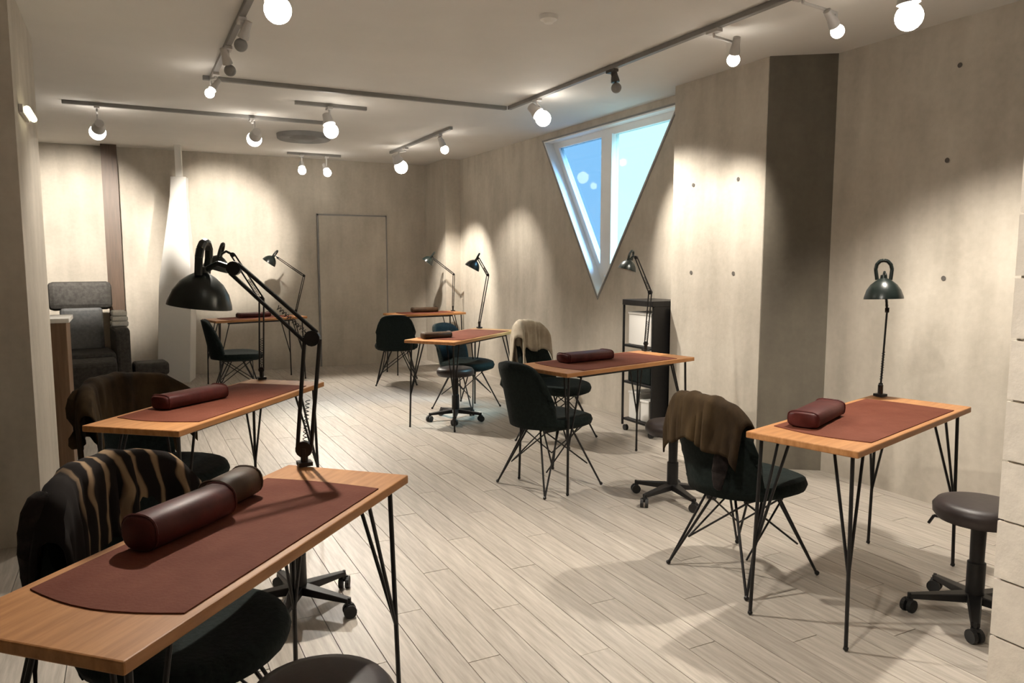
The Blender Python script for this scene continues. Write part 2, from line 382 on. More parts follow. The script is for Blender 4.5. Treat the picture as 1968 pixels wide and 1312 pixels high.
def make_spot(x, y, z, aim, label, power=1.0, r=0.055, lit='bulb', body='spotbody', cone=100, group='ceiling track spotlights'):
    rx, ry = x, y
    if 2.8 < x and y < 6: rx = 2.97
    elif x < 0.7 and 0 < x: rx = 0.61
    elif x > 2.5 and 7 < y < 9: rx = 2.90
    elif 7 < y < 7.5: ry = 7.3
    elif 6 < y < 7: ry = 6.47
    top = CH-0.031
    t = thing('track_spotlight', label, 'spotlight', (rx, ry, top), 0, group)
    dz = z - top; ox, oy = x-rx, y-ry
    d = (Vector(aim) - Vector((x, y, z))).normalized()
    bm = bmesh.new(); bm_path(bm, [(0, 0, 0), (0, 0, -0.035), (ox, oy, -0.05), (ox, oy, dz)], 0.008); bm_box(bm, -0.02, 0.02, -0.045, 0.045, -0.018, 0.0)
    obj('stem', bm, M[body], t)
    q = d.to_track_quat('Z', 'Y').to_matrix().to_4x4()
    mt = Matrix.Translation((ox, oy, dz)) @ q
    bm = bmesh.new(); bm_lathe(bm, [(0, -0.11), (r*0.55, -0.105), (r*0.62, -0.06), (r*0.80, -0.03), (r*0.84, -0.012), (0, -0.012)], 20, mt)
    obj('spot_body', bm, M[body], t, smooth=True)
    bm = bmesh.new(); bm_lathe(bm, [(r*math.sin(PI*k/10)*(1 if 0 < k < 10 else 0), r*0.75-r*math.cos(PI*k/10)) for k in range(11)], 20, mt)
    obj('bulb', bm, M[lit] if lit else M['ventgrey'], t, smooth=True)
    if lit and power > 0:
        ld = bpy.data.lights.new('spot_lamp', 'SPOT'); ld.energy = SPOT*power; ld.spot_size = math.radians(cone); ld.spot_blend = 0.7
        ld.shadow_soft_size = 0.035; ld.color = (1.0, 0.92, 0.81)
        lo = bpy.data.objects.new('spot_lamp', ld); COL.objects.link(lo); lo.parent = t
        lo.location = Vector((ox, oy, dz)) + d*(r*1.75+0.03)
        lo.rotation_euler = d.to_track_quat('-Z', 'Y').to_euler()
    return t
SP = [
 (3.10, 2.27, 2.50, (3.35, 2.20, 0.0), 'biggest glaring spotlight in the top right above the right desk', 1.5, 0.058, 'bulb', 'spotbody', 120),
 (0.63, 3.47, 2.50, (0.75, 2.3, 0.7), 'biggest glaring spotlight at the top edge left of centre', 2.0, 0.058, 'bulb', 'spotdark', 115),
 (0.58, 5.66, 2.55, (-0.45, 5.0, 1.0), 'small lit spotlight at the far end of the left track', 0.7, 0.032, 'bulb', 'spotbody', 70),
 (-0.15, 7.35, 2.49, (-0.50, 9.95, 1.55), 'bright spotlight nearest the left pillar and alcove', 4.8, 0.065, 'bulb', 'spotbody', 52),
 (1.08, 7.15, 2.49, (1.08, 10.0, 1.68), 'bright spotlight left of the round ceiling vent', 5.0, 0.065, 'bulb', 'spotbody', 40),
 (1.58, 6.47, 2.52, (2.0, 5.6, 0.0), 'bright spotlight above and right of the round ceiling vent', 2.8, 0.062, 'bulb', 'spotbody', 100),
 (2.99, 5.39, 2.55, (3.75, 4.35, 1.35), 'bright spotlight just left of the triangular window top', 2.0, 0.062, 'bulb', 'spotbody', 66),
 (2.82, 8.36, 2.50, (3.85, 8.9, 1.0), 'large lit spotlight in front of the pilaster corner', 2.2, 0.075, 'bulb', 'spotbody', 60),
 (2.95, 7.33, 2.55, (3.95, 7.7, 0.8), 'small lit spotlight just right of the pilaster corner', 0.7, 0.042, 'bulb', 'spotbody', 70),
 (1.97, 9.50, 2.51, (1.7, 7.5, 0.0), 'left of the paired spotlights against the far wall top', 1.6, 0.048, 'bulb', 'spotbody', 70),
 (2.27, 9.50, 2.50, (2.6, 7.5, 0.0), 'right of the paired spotlights against the far wall top', 1.6, 0.048, 'bulb', 'spotbody', 70),
 (3.12, 3.36, 2.55, (3.75, 4.35, 1.2), 'small lit spotlight beside the pier at right', 1.0, 0.036, 'bulb', 'spotbody', 56),
 (3.20, 2.74, 2.55, (4.05, 2.9, 1.9), 'small dim spotlight between the pier and the glaring right one', 0.0, 0.034, 'bulb_dim', 'spotbody', 60),
 (3.00, 4.35, 2.58, (3.2, 4.2, 1.0), 'dark unlit spotlight hanging above the window top edge', 0.0, 0.035, None, 'spotdark', 60),
 (0.61, 4.35, 2.56, (0.3, 4.9, 1.6), 'unlit spotlight on the left track nearer the camera', 0.0, 0.035, None, 'spotbody', 60),
 (0.61, 4.95, 2.56, (0.9, 5.3, 1.8), 'unlit spotlight on the left track nearer its far end', 0.0, 0.035, None, 'spotbody', 60),
]
for a in SP: make_spot(*a)
# two fill heads added out of view over the camera to light the foreground
make_spot(0.61, 1.30, 2.52, (2.0, 1.3, 0.9), 'added unseen fill spotlight over the camera on the left track', 0.8, 0.055, 'bulb', 'spotbody', 100)
make_spot(2.20, 0.90, 2.52, (3.95, 1.95, 1.15), 'added unseen fill spotlight over the camera toward the right wall', 3.2, 0.055, 'bulb', 'spotbody', 52)

t = thing('ceiling_vent', 'round grey ceiling air vent between the bright spotlights', 'vent', (1.72, 8.15, CH))
bm = bmesh.new(); bm_lathe(bm, [(0, -0.01), (0.10, -0.012), (0.12, -0.03), (0.255, -0.055), (0.27, -0.045), (0.275, 0.0)], 36); obj('vent_ring', bm, M['ventgrey'], t, smooth=True)
bm = bmesh.new(); bm_lathe(bm, [(0, -0.06), (0.06, -0.062), (0.10, -0.055), (0.16, -0.03), (0.10, -0.028)], 28); obj('vent_cone', bm, M['ventgrey'], t, smooth=True)
t = thing('smoke_detector', 'small round white detector on the bare ceiling at top centre', 'smoke detector', (2.08, 3.65, CH))
bm = bmesh.new(); bm_lathe(bm, [(0, -0.04), (0.022, -0.04), (0.034, -0.026), (0.046, -0.022), (0.05, 0)], 24); obj('detector_body', bm, M['white'], t, smooth=True)
# wall lamp on the left pillar
t = thing('wall_lamp', 'small glowing yellow-white lamp on the left pillar', 'wall lamp', (-0.43, 4.62, 2.14))
bm = bmesh.new(); bm_box(bm, 0.0, 0.02, -0.16, 0.16, -0.02, 0.02); obj('back_plate', bm, M['spotbody'], t, bevel=0.004)
bm = bmesh.new(); bm_rod(bm, (0.035, -0.14, 0), (0.035, 0.17, 0), 0.016, n=12); obj('lamp_tube', bm, M['wall_lamp'], t, smooth=True)

# ------------------------------------------------------------ tables
def make_leg(t, x, y, sx, sy, h):
    # three-rod hairpin leg with a small plate
    bm = bmesh.new()
    foot = Vector((x+sx*0.015, y+sy*0.015, 0.006))
    bm_box(bm, min(x, x-sx*0.13), max(x, x-sx*0.13), min(y, y-sy*0.10), max(y, y-sy*0.10), h-0.005, h)
    A = Vector((x, y, h-0.004)); B = Vector((x-sx*0.12, y-sy*0.012, h-0.004)); C_ = Vector((x-sx*0.05, y-sy*0.09, h-0.004))
    bm_path(bm, [A, foot], 0.0075)
    for P in (B, C_):
        k = A.lerp(foot, 0.62); bm_path(bm, [P, k, foot], 0.0058)
    bmesh.ops.create_icosphere(bm, subdivisions=1, radius=0.011, matrix=Matrix.Translation(foot + Vector((0, 0, 0.005))))
    obj('leg', bm, M['steel'], t)
def table(label, cx, cy, deg, L=1.18, W=0.46, mat_in=(0.16, 0.16), h=0.745):
    t = thing('manicure_table', label, 'table', (cx, cy, 0), math.radians(deg), 'wooden manicure tables')
    th = 0.026
    bm = bmesh.new(); bm_box(bm, -L/2, L/2, -W/2, W/2, h-th, h); obj('tabletop', bm, M['oak'], t, bevel=0.004)
    bm = bmesh.new()
    x0, x1, y0, y1 = -L/2+mat_in[0], L/2-mat_in[1], -W/2+0.022, W/2-0.03
    pts = []
    n = 8
    for i in range(n+1): s = i/n; pts.append((x0 - 0.035*math.sin(PI*s), y1 + (y0-y1)*s))
    for i in range(n+1): s = i/n; pts.append((x1 + 0.012*math.sin(PI*s), y0 + (y1-y0)*s))
    bm_prism(bm, pts, 'z', h, h+0.003); obj('leather_mat', bm, M['leather'], t)
    bm = bmesh.new()
    for s in (-1, 1): bm_box(bm, -L/2+0.16, L/2-0.16, s*(W/2-0.07)-0.012, s*(W/2-0.07)+0.012, h-th-0.022, h-th)
    obj('apron', bm, M['steel'], t)
    for sx in (-1, 1):
        for sy in (-1, 1): make_leg(t, sx*(L/2-0.05), sy*(W/2-0.04), sx, sy, h-th)
    return t
def from_edge(ax, ay, bx, by, W):   # near long edge A->B, table lies to its left
    dx, dy = bx-ax, by-ay; L = math.hypot(dx, dy); nx_, ny_ = -dy/L, dx/L
    return (ax+bx)/2+nx_*W/2, (ay+by)/2+ny_*W/2, math.degrees(math.atan2(dy, dx)), L
TB = {}
def put(key, label, a, b, W, mi=(0.16, 0.16)):
    cx, cy, dg, L = from_edge(*a, *b, W); TB[key] = (cx, cy, dg, L, W)
    return table(label, cx, cy, dg, L, W, mi)
def on(key, u, v, z=0.0):   # point on a table: u along from its left end, v from its near edge
    cx, cy, dg, L, W = TB[key]; a = math.radians(dg)
    lx, ly = u-L/2, v-W/2
    return (cx+lx*math.cos(a)-ly*math.sin(a), cy+lx*math.sin(a)+ly*math.cos(a), z)
put('T1', 'nearest wooden table with red-brown mat, filling the lower left', (-0.035, 1.335), (0.743, 2.159), 0.42, (0.17, 0.16))
put('T2', 'wooden table with a burgundy cushion, second from the front on the left', (0.151, 3.132), (0.93, 4.07), 0.44)
put('T3', 'wooden table at right in front of the concrete wall beside the jacket chair', (2.216, 1.722), (3.36, 2.04), 0.43)
put('T4', 'wooden table before the pier with a flat burgundy cushion, centre right', (2.254, 3.719), (3.421, 3.975), 0.50)
put('T5', 'wooden table in the middle distance with the wheeled stool under it', (2.32, 5.57), (3.29, 6.32), 0.48)
put('T6', 'small wooden table in the far right corner by the pilaster', (2.86, 8.72), (3.82, 8.78), 0.40)
put('T7', 'farthest wooden table on the left beside the white column', (0.84, 8.72), (1.88, 9.0), 0.42)

# ------------------------------------------------------------ arm cushions
def cushion(name, label, loc, deg, L, r, h, m, flat=False):
    t = thing(name, label, 'cushion', loc, math.radians(deg))
    def prof(k, n):
        a = 2*PI*k/n
        x = math.cos(a); z = math.sin(a)
        e = 0.55 if flat else 0.8
        return (r*math.copysign(abs(x)**e, x), h*math.copysign(abs(z)**e, z))
    bm = bmesh.new(); n = 20
    rings = []
    for s, k in ((-0.5, 0.8), (-0.485, 0.93), (-0.46, 1.0), (0.46, 1.0), (0.485, 0.93), (0.5, 0.8)):
        rings.append([bm.verts.new((s*L, prof(i, n)[0]*k, h+prof(i, n)[1]*k)) for i in range(n)])
    for A, B in zip(rings, rings[1:]):
        for i in range(n): bm.faces.new((A[i], A[(i+1) % n], B[(i+1) % n], B[i]))
    bm.faces.new(rings[0][::-1]); bm.faces.new(rings[-1])
    obj('cushion_body', bm, m, t, smooth=True)
    for s in (-0.462, 0.462):
        bm = bmesh.new()
        pts = [(s*L, prof(i, n)[0], h+0.002+prof(i, n)[1]*0.96) for i in range(n)]; pts.append(pts[0])
        bm_path(bm, pts, 0.0035, n=5)
        obj('piping', bm, m, t)
    return t
Z0 = 0.7485
TA = lambda k: TB[k][2]
cushion('arm_cushion', 'burgundy round arm cushion on the nearest table, dark end toward us', on('T1', 0.52, 0.315, Z0), TA('T1')-3, 0.28, 0.050, 0.042, M['burgundy'])
cushion('arm_cushion', 'brown round arm cushion just beyond the burgundy one, nearest table', on('T1', 0.745, 0.345, Z0), TA('T1')+4, 0.16, 0.048, 0.040, M['brownvinyl'])
cushion('arm_cushion', 'burgundy arm cushion on the second left table', on('T2', 0.50, 0.30, Z0), TA('T2')-12, 0.36, 0.055, 0.032, M['burgundy'], True)
cushion('arm_cushion', 'dark burgundy arm cushion on the table at right below the desk lamp', on('T3', 0.37, 0.325, Z0), TA('T3')+8, 0.36, 0.06, 0.032, M['burgundy'], True)
cushion('arm_cushion', 'flat burgundy arm cushion on the table before the pier', on('T4', 0.48, 0.33, Z0), TA('T4')-3, 0.40, 0.07, 0.030, M['burgundy'], True)
cushion('arm_cushion', 'brown arm cushion on the middle-distance table', on('T5', 0.22, 0.30, Z0), TA('T5')-35, 0.26, 0.05, 0.025, M['brownvinyl'], True)
cushion('arm_cushion', 'brown arm cushion on the far corner table', on('T6', 0.50, 0.25, Z0), 0, 0.34, 0.06, 0.03, M['brownvinyl'], True)
cushion('arm_cushion', 'red-brown arm cushion on the table beside the white column', on('T7', 0.52, 0.22, Z0), TA('T7'), 0.38, 0.06, 0.028, M['burgundy'], True)

# ------------------------------------------------------------ chairs
def make_chair(label):
    t = thing('shell_chair', label, 'chair', (0, 0, 0), 0, 'dark green wire-legged chairs')
    # seat pad: rounded, slightly dished, facing +x
    bm = bmesh.new(); n = 32; rings = []
    for r, z in ((0.0, 0.445), (0.10, 0.447), (0.17, 0.455), (0.215, 0.462), (0.238, 0.455), (0.247, 0.432), (0.238, 0.405), (0.20, 0.386), (0.12, 0.378), (0.0, 0.376)):
        if r == 0: rings.append([bm.verts.new((0, 0, z))])
        else:
            ring = []
            for k in range(n):
                a = 2*PI*k/n; c, s = math.cos(a), math.sin(a)
                e = 0.85
                x = r*1.02*math.copysign(abs(c)**e, c); y = r*math.copysign(abs(s)**e, s)
                zz = z - 0.018*max(0, x/0.25)**2
                ring.append(bm.verts.new((x+0.01, y, zz)))
            rings.append(ring)
    for A, B in zip(rings, rings[1:]):
        for k in range(n):
            k2 = (k+1) % n
            if len(A) == 1: bm.faces.new((A[0], B[k2], B[k]))
            elif len(B) == 1: bm.faces.new((A[k], A[k2], B[0]))
            else: bm.faces.new((A[k], A[k2], B[k2], B[k]))
    obj('seat', bm, M['green'], t, smooth=True)
    # backrest: wraps round the rear of the seat and rises
    def fb(u, v):
        a = PI + (u-0.5)*2*math.radians(62)*(1-0.22*v**3)
        top = 0.80 - 0.055*abs(2*u-1)**2.4 - 0.12*abs(2*u-1)**8
        z = 0.40 + (top-0.40)*v
        rr = 0.235 + 0.045*v
        return (rr*math.cos(a)*1.0 - 0.035*v, rr*math.sin(a)*0.95, z)
    obj('backrest', grid(fb, 18, 8), M['green'], t, smooth=True, solid=0.035)
    for sx in (-1, 1):
        for sy in (-1, 1):
            bm = bmesh.new()
            foot = (sx*0.235, sy*0.225, 0.008)
            bm_rod(bm, (sx*0.12, sy*0.05, 0.385), foot, 0.006); bm_rod(bm, (sx*0.05, sy*0.14, 0.385), foot, 0.006)
            bmesh.ops.create_icosphere(bm, subdivisions=1, radius=0.012, matrix=Matrix.Translation((foot[0], foot[1], 0.012)))
            obj('leg', bm, M['steel'], t)
    bm = bmesh.new()
    for s in (-1, 1):
        bm_rod(bm, (0.14, s*0.12, 0.375), (-0.17, s*0.165, 0.14), 0.0045); bm_rod(bm, (-0.14, s*0.12, 0.375), (0.17, s*0.165, 0.14), 0.0045)
    for s in (-1, 1): bm_rod(bm, (s*0.15, -0.14, 0.375), (s*0.17, 0.165, 0.14), 0.0045)
    bm_box(bm, -0.15, 0.15, -0.14, -0.125, 0.372, 0.384); bm_box(bm, -0.15, 0.15, 0.125, 0.14, 0.372, 0.384)
    obj('wire_brace', bm, M['steel'], t)
    return t
chairs = [
 ('dark green chair draped with the striped cardigan, behind the nearest table', (0.09, 2.07), -43),
 ('dark green chair draped with the olive jacket, behind the second left table', (0.13, 3.78), -42),
 ('dark green chair draped with the brown and black jacket, by the right table', (2.43, 2.47), 6),
 ('dark green chair with bare round seat at the left end of the pier table', (2.31, 4.02), 12),
 ('dark green chair with its back to us in the far right corner', (2.72, 8.25), 70),
 ('dark green chair behind the middle-distance table', (2.83, 6.51), -60),
 ('dark green chair facing right in front of the farthest left table', (0.98, 8.22), -5),
 ('dark olive-backed chair draped with the pale tan coat behind the pier table', (2.95, 5.02), -60),
]
c0 = make_chair(chairs[0][0]); CH_OBJ = [c0]
c0.location = (*chairs[0][1], 0); c0.rotation_euler = (0, 0, math.radians(chairs[0][2]))
for lab, (x, y), a in chairs[1:]:
    CH_OBJ.append(dup(c0, lab, (x, y, 0), math.radians(a)))

# ------------------------------------------------------------ garments draped over chair backs
def garment(name, label, cat, chair_i, m, width, front, rear, ztop, sleeves, msleeve, seed=0, lean=0.0, amp=0.018, yoff=0.0):
    (x, y), a = chairs[chair_i][1], math.radians(chairs[chair_i][2])
    t = thing(name, label, cat, (x, y, 0), a)
    rnd = random.Random(seed); ph = [rnd.uniform(0, 6.28) for _ in range(6)]
    def f(u, v):
        s = (u-0.5)*2
        yy = s*width/2
        tot = front + rear; d = v*tot - front       # <0 front side (seat side), >0 rear side
        arc = 0.235 + 0.05
        edge = abs(s)**2
        bx = -0.315 + 0.20*(yy/0.30)**2*0.9          # follow the curved back
        zt = ztop - 0.035*edge - 0.08*abs(s)**6 + lean*s
        rad = 0.032
        if abs(d) < rad*1.57:
            th = d/rad; xx = bx - math.sin(th)*rad*1.25; zz = zt - (1-math.cos(th))*rad
        else:
            sg = 1 if d > 0 else -1
            xx = bx - sg*rad*1.25 - sg*0.05*(abs(d)-rad*1.57)
            zz = zt - rad - (abs(d)-rad*1.57)*(1-0.18*math.sin(4*u*PI+ph[0])*0.6)
        fold = math.sin(s*13+ph[1]+v*2)*0.6 + math.sin(s*23+ph[2]-v*3)*0.4
        k = min(1.0, abs(d)/0.12)
        xx -= (1 if d > 0 else -1)*abs(fold+0.3)*amp*k
        zz += fold*0.006*(1-k)
        return (xx, yy*(1+0.05*math.sin(v*5+ph[3])) + yoff, max(zz, 0.47 if d < 0 else 0.06))
    obj('garment_body', grid(f, 44, 30), m, t, smooth=True, solid=0.008)
    for (sy, length, out) in sleeves:
        pts = []
        y0 = sy*(width/2-0.11); x0 = -0.17
        pts = [Vector((x0-0.10, y0*0.8, ztop-0.05)), Vector((x0-0.10, y0+sy*0.02, ztop-0.09)), Vector((x0-0.10+out*0.3, y0+sy*0.035, ztop-0.09-length*0.35)),
               Vector((x0-0.09+out, y0+sy*0.03, ztop-0.08-length*0.75)), Vector((x0-0.06+out*1.3, y0+sy*0.02, ztop-0.08-length))]
        bm = bmesh.new(); n = 12; prev = None
        rads = [0.055, 0.058, 0.05, 0.044, 0.040]
        for i, (p, r) in enumerate(zip(pts, rads)):
            ring = []
            d = (pts[min(i+1, 4)]-pts[max(i-1, 0)]).normalized()
            q = d.to_track_quat('Z', 'Y')
            for k in range(n):
                aa = 2*PI*k/n; rr = r*(1+0.12*math.sin(3*aa+i*1.7))
                ring.append(bm.verts.new(p + q @ Vector((rr*math.cos(aa)*0.75, rr*math.sin(aa), 0))))
            if prev:
                for k in range(n): bm.faces.new((prev[k], prev[(k+1) % n], ring[(k+1) % n], ring[k]))
            else: bm.faces.new(ring[::-1])
            prev = ring
        bm.faces.new(prev)
        obj('sleeve', bm, msleeve, t, smooth=True, subsurf=1)
    return t
garment('cardigan', 'black cardigan with beige stripes hanging over the chair behind the nearest table', 'cardigan', 0, M['striped'], 0.50, 0.26, 0.42, 0.865, [(-1, 0.30, -0.05)], M['jet'], 3, 0.015, 0.022, 0.035)
garment('jacket', 'olive-brown jacket over the chair behind the second left table', 'jacket', 1, M['olive'], 0.62, 0.26, 0.32, 0.865, [(-1, 0.22, -0.03)], M['olive'], 5)
garment('jacket', 'brown jacket with black sleeve over the chair by the right table', 'jacket', 2, M['olive'], 0.40, 0.20, 0.22, 0.845, [(-1, 0.32, -0.05)], M['jet'], 8)
garment('coat', 'pale tan coat over the chair behind the pier table', 'coat', 7, M['tan'], 0.44, 0.25, 0.46, 0.93, [(-1, 0.34, 0.02)], M['tan'], 11)

# ------------------------------------------------------------ wheeled stools
def make_stool(label, h=0.47):
    t = thing('rolling_stool', label, 'stool', (0, 0, 0), 0, 'round stools on casters')
    bm = bmesh.new(); bm_lathe(bm, [(0, h), (0.12, h-0.001), (0.15, h-0.008), (0.165, h-0.028), (0.163, h-0.055), (0.15, h-0.072), (0, h-0.074)], 32)
    obj('seat', bm, M['stoolvinyl'], t, smooth=True)
    bm = bmesh.new(); bm_lathe(bm, [(0, h-0.074), (0.07, h-0.074), (0.07, h-0.085), (0.028, h-0.095), (0.026, 0.23), (0.033, 0.225), (0.033, 0.075), (0, 0.075)], 18)
    obj('column', bm, M['steel'], t, smooth=True)
    bm = bmesh.new(); bm_rod(bm, (0, 0, h-0.09), (0.10, 0.13, h-0.10), 0.006); bm_rod(bm, (0.10, 0.13, h-0.10), (0.11, 0.145, h-0.135), 0.006)
    obj('lift_lever', bm, M['steel'], t)
    for k in range(5):
        a = 2*PI*k/5 + 0.3; c, s = math.cos(a), math.sin(a)
        bm = bmesh.new()
        w0, w1 = 0.026, 0.015
        P = [(0.025, w0, 0.10), (0.235, w1, 0.075), (0.235, -w1, 0.075), (0.025, -w0, 0.10)]
        Q = [(p[0], p[1], p[2]-(0.035 if i in (0, 3) else 0.018)) for i, p in enumerate(P)]
        A = [bm.verts.new((c*x-s*y, s*x+c*y, z)) for x, y, z in P]; B = [bm.verts.new((c*x-s*y, s*x+c*y, z)) for x, y, z in Q]
        bm.faces.new(A); bm.faces.new(B[::-1])
        for i in range(4): bm.faces.new((A[i], A[(i+1) % 4], B[(i+1) % 4], B[i]))
        arm = obj('base_arm', bm, M['steel'], t, bevel=0.004)
        bm = bmesh.new()
        cx, cy = c*0.235, s*0.235; pa = a+0.7
        ax = Vector((-math.sin(pa), math.cos(pa), 0))
        for o_ in (-0.014, 0.014):
            p = Vector((cx, cy, 0.026)) + ax*o_; bm_rod(bm, p-ax*0.008, p+ax*0.008, 0.026, n=14)
        bm_rod(bm, (cx, cy, 0.03), (cx, cy, 0.078), 0.007); bm_box(bm, cx-0.012, cx+0.012, cy-0.012, cy+0.012, 0.045, 0.056)
        obj('caster', bm, M['caster'], arm, smooth=False)
    return t
stools = [
 ('round dark stool cut off by the bottom edge, in front of the nearest table', (0.336, 1.59), 0.3),
 ('wheeled stool of the second left table, mostly hidden behind the nearest table', (0.56, 3.00), 0.15),
 ('round brown wheeled stool at far right, half behind the painted block wall', (2.915, 1.71), 0.9),
 ('wheeled stool in front of the pier table, behind the jacket chair', (2.80, 3.42), 0.5),
 ('wheeled stool with brown seat under the middle-distance table', (2.53, 6.06), 0.2),
]
s0 = make_stool(stools[0][0]); s0.location = (*stools[0][1], 0); s0.rotation_euler = (0, 0, stools[0][2])
for lab, (x, y), a in stools[1:]: dup(s0, lab, (x, y, 0), a)

# ------------------------------------------------------------ architect lamps
def make_lamp(label, base, elbow, tip, head, axis, rs=0.075, gap=0.016, rr=0.0045):
    """base/elbow/tip/head world points; axis = direction the shade opens"""
    B = Vector(base); E_ = Vector(elbow)-B; T = Vector(tip)-B; Hd = Vector(head)-B; ax = Vector(axis).normalized()
    t = thing('desk_lamp', label, 'lamp', base, 0, 'black clamp-on desk lamps')
    pl = Vector((E_.x+T.x+1e-4, E_.y+T.y, 0)).normalized()       # horizontal swing direction
    side = Vector((-pl.y, pl.x, 0))
    bm = bmesh.new()
    bm_box(bm, -0.022, 0.022, -0.022, 0.022, 0.0, 0.012); bm_rod(bm, (0, 0, 0.01), (0, 0, 0.055), 0.012)
    obj('clamp', bm, M['steel'], t)
    def arm(name, a, b, g0, g1, spring):
        bm = bmesh.new(); d = (b-a).normalized(); nrm = d.cross(side).normalized()
        bm_rod(bm, a+nrm*g0, b+nrm*g1, rr); bm_rod(bm, a-nrm*g0, b-nrm*g1, rr)
        o = obj(name, bm, M['steel'], t)
        bm = bmesh.new(); L = (b-a).length; s0_, s1_ = spring; pts = []
        N_ = 46
        for i in range(N_+1):
            p = a.lerp(b, s0_+(s1_-s0_)*i/N_); an = i*1.5
            pts.append(p + nrm*math.cos(an)*0.007 + side*math.sin(an)*0.007)
        for i in range(N_): bm_rod(bm, pts[i], pts[i+1], 0.0014, n=4)
        bm_rod(bm, a, a.lerp(b, s0_), 0.002, n=5)
        obj('spring', bm, M['steel'], o)
        return o
    arm('lower_arm', Vector((0, 0, 0.05)), E_, gap*0.9, gap, (0.08, 0.45))
    arm('upper_arm', E_, T, gap, gap*0.8, (0.1, 0.45))
    for p, r in ((Vector((0, 0, 0.052)), gap*0.9+0.005), (E_, gap*0.8+0.006), (T, gap*0.8+0.003)):
        bm = bmesh.new(); bm_rod(bm, p-side*0.009, p+side*0.009, r, n=14); obj('joint', bm, M['steel'], t)
    # neck from the arm tip to the shade top, with the looped fork above it
    top = Hd - ax*(rs*1.15)
    bm = bmesh.new()
    bm_path(bm, [T, T*0.5+top*0.5+Vector((0, 0, 0.02)), top], rr*1.4)
    up = -ax
    for s in (-1, 1):
        bm_path(bm, [top + side*s*rs*0.33 - up*0.01, top + side*s*rs*0.40 + up*rs*0.45, top + side*s*rs*0.34 + up*rs*0.72, top + side*s*rs*0.18 + up*rs*0.90, top + up*rs*0.94], rr*1.9)
    obj('yoke', bm, M['lampblack'], t)
    q = up.to_track_quat('Z', 'Y').to_matrix().to_4x4(); mt = Matrix.Translation(Hd) @ q
    R_ = rs
    bm = bmesh.new()
    bm_lathe(bm, [(R_*1.0, 0), (R_*0.985, R_*0.12), (R_*0.86, R_*0.48), (R_*0.66, R_*0.78), (R_*0.42, R_*0.98), (R_*0.30, R_*1.05), (R_*0.18, R_*1.12), (R_*0.16, R_*1.30), (0, R_*1.32)], 30, mt)
    sh = obj('lamp_shade', bm, M['lampblack'], t, smooth=True)
    bm = bmesh.new()
    bm_lathe(bm, [(R_*0.985, 0.001), (R_*0.96, R_*0.12), (R_*0.83, R_*0.47), (R_*0.62, R_*0.75), (R_*0.36, R_*0.94), (0, R_*0.97)], 30, mt)
    obj('shade_lining', bm, M['lampwhite'], sh, smooth=True)
    bm = bmesh.new(); bm_lathe(bm, [(0, R_*0.95), (R_*0.14, R_*0.9), (R_*0.2, R_*0.6), (R_*0.28, R_*0.4), (R_*0.2, R_*0.2), (0, R_*0.14)], 16, mt)
    obj('bulb', bm, M['lampwhite'], sh, smooth=True)
    return t
make_lamp('largest black desk lamp, clamped to the far corner of the nearest table', (0.480, 2.405, 0.7485), (0.512, 2.39, 1.156), (0.300, 2.495, 1.375), (0.200, 2.55, 1.255), (-0.12, 0.05, -1), 0.097, 0.024, 0.0065)
make_lamp('black desk lamp of the second left table, just behind the largest lamp', (0.640, 4.300, 0.7485), (0.650, 4.28, 1.19), (0.520, 4.36, 1.43), (0.435, 4.40, 1.35), (-0.3, 0.1, -1), 0.070, 0.012)
make_lamp('black desk lamp seen head-on at right against the bright concrete wall', (3.215, 2.395, 0.7485), (3.28, 2.43, 1.16), (3.250, 2.430, 1.33), (3.190, 2.385, 1.218), (0.0, -0.05, -1), 0.087, 0.008)
make_lamp('black desk lamp standing before the window wall beside the cart', (3.33, 4.40, 0.7485), (3.36, 4.40, 1.17), (3.275, 4.46, 1.42), (3.225, 4.50, 1.33), (-0.25, 0.1, -1), 0.068, 0.012)
make_lamp('black desk lamp at the right end of the middle-distance table', on('T5', 1.19, 0.40, Z0), (3.09, 6.575, 1.26), (3.01, 6.62, 1.42), (2.95, 6.64, 1.325), (-0.5, 0.2, -1), 0.075, 0.010)
make_lamp('black desk lamp in the far right corner in front of the pilaster', (3.74, 9.02, 0.7485), (3.76, 9.03, 1.22), (3.52, 9.12, 1.42), (3.44, 9.15, 1.37), (-0.7, 0.2, -1), 0.080, 0.010)
make_lamp('black desk lamp on the farthest left table', (1.80, 9.25, 0.7485), (1.90, 9.22, 1.215), (1.62, 9.33, 1.43), (1.52, 9.37, 1.37), (-0.7, 0.2, -1), 0.085, 0.010)

# ------------------------------------------------------------ white tapered column near the far wall
t = thing('tapered_column', 'white column tapering to a thin pin at the ceiling, left of the farthest table', 'column', (0.47, 9.55, 0), math.radians(-14))
bm = bmesh.new(); prev = None
for z, h in ((0, 0.175), (1.12, 0.172), (1.45, 0.145), (1.8, 0.112), (2.12, 0.085), (2.34, 0.082)):
    ring = [bm.verts.new((sx*h + 0.055*z, sy*h, z)) for sx, sy in ((-1, -1), (1, -1), (1, 1), (-1, 1))]
    if prev:
        for k in range(4): bm.faces.new((prev[k], prev[(k+1) % 4], ring[(k+1) % 4], ring[k]))
    else: bm.faces.new(ring[::-1])
    prev = ring
bm.faces.new(prev); obj('column_shaft', bm, M['white'], t, bevel=0.006)
bm = bmesh.new(); bm_box(bm, 0.094, 0.160, -0.033, 0.033, 2.34, CH); obj('column_pin', bm, M['white'], t)

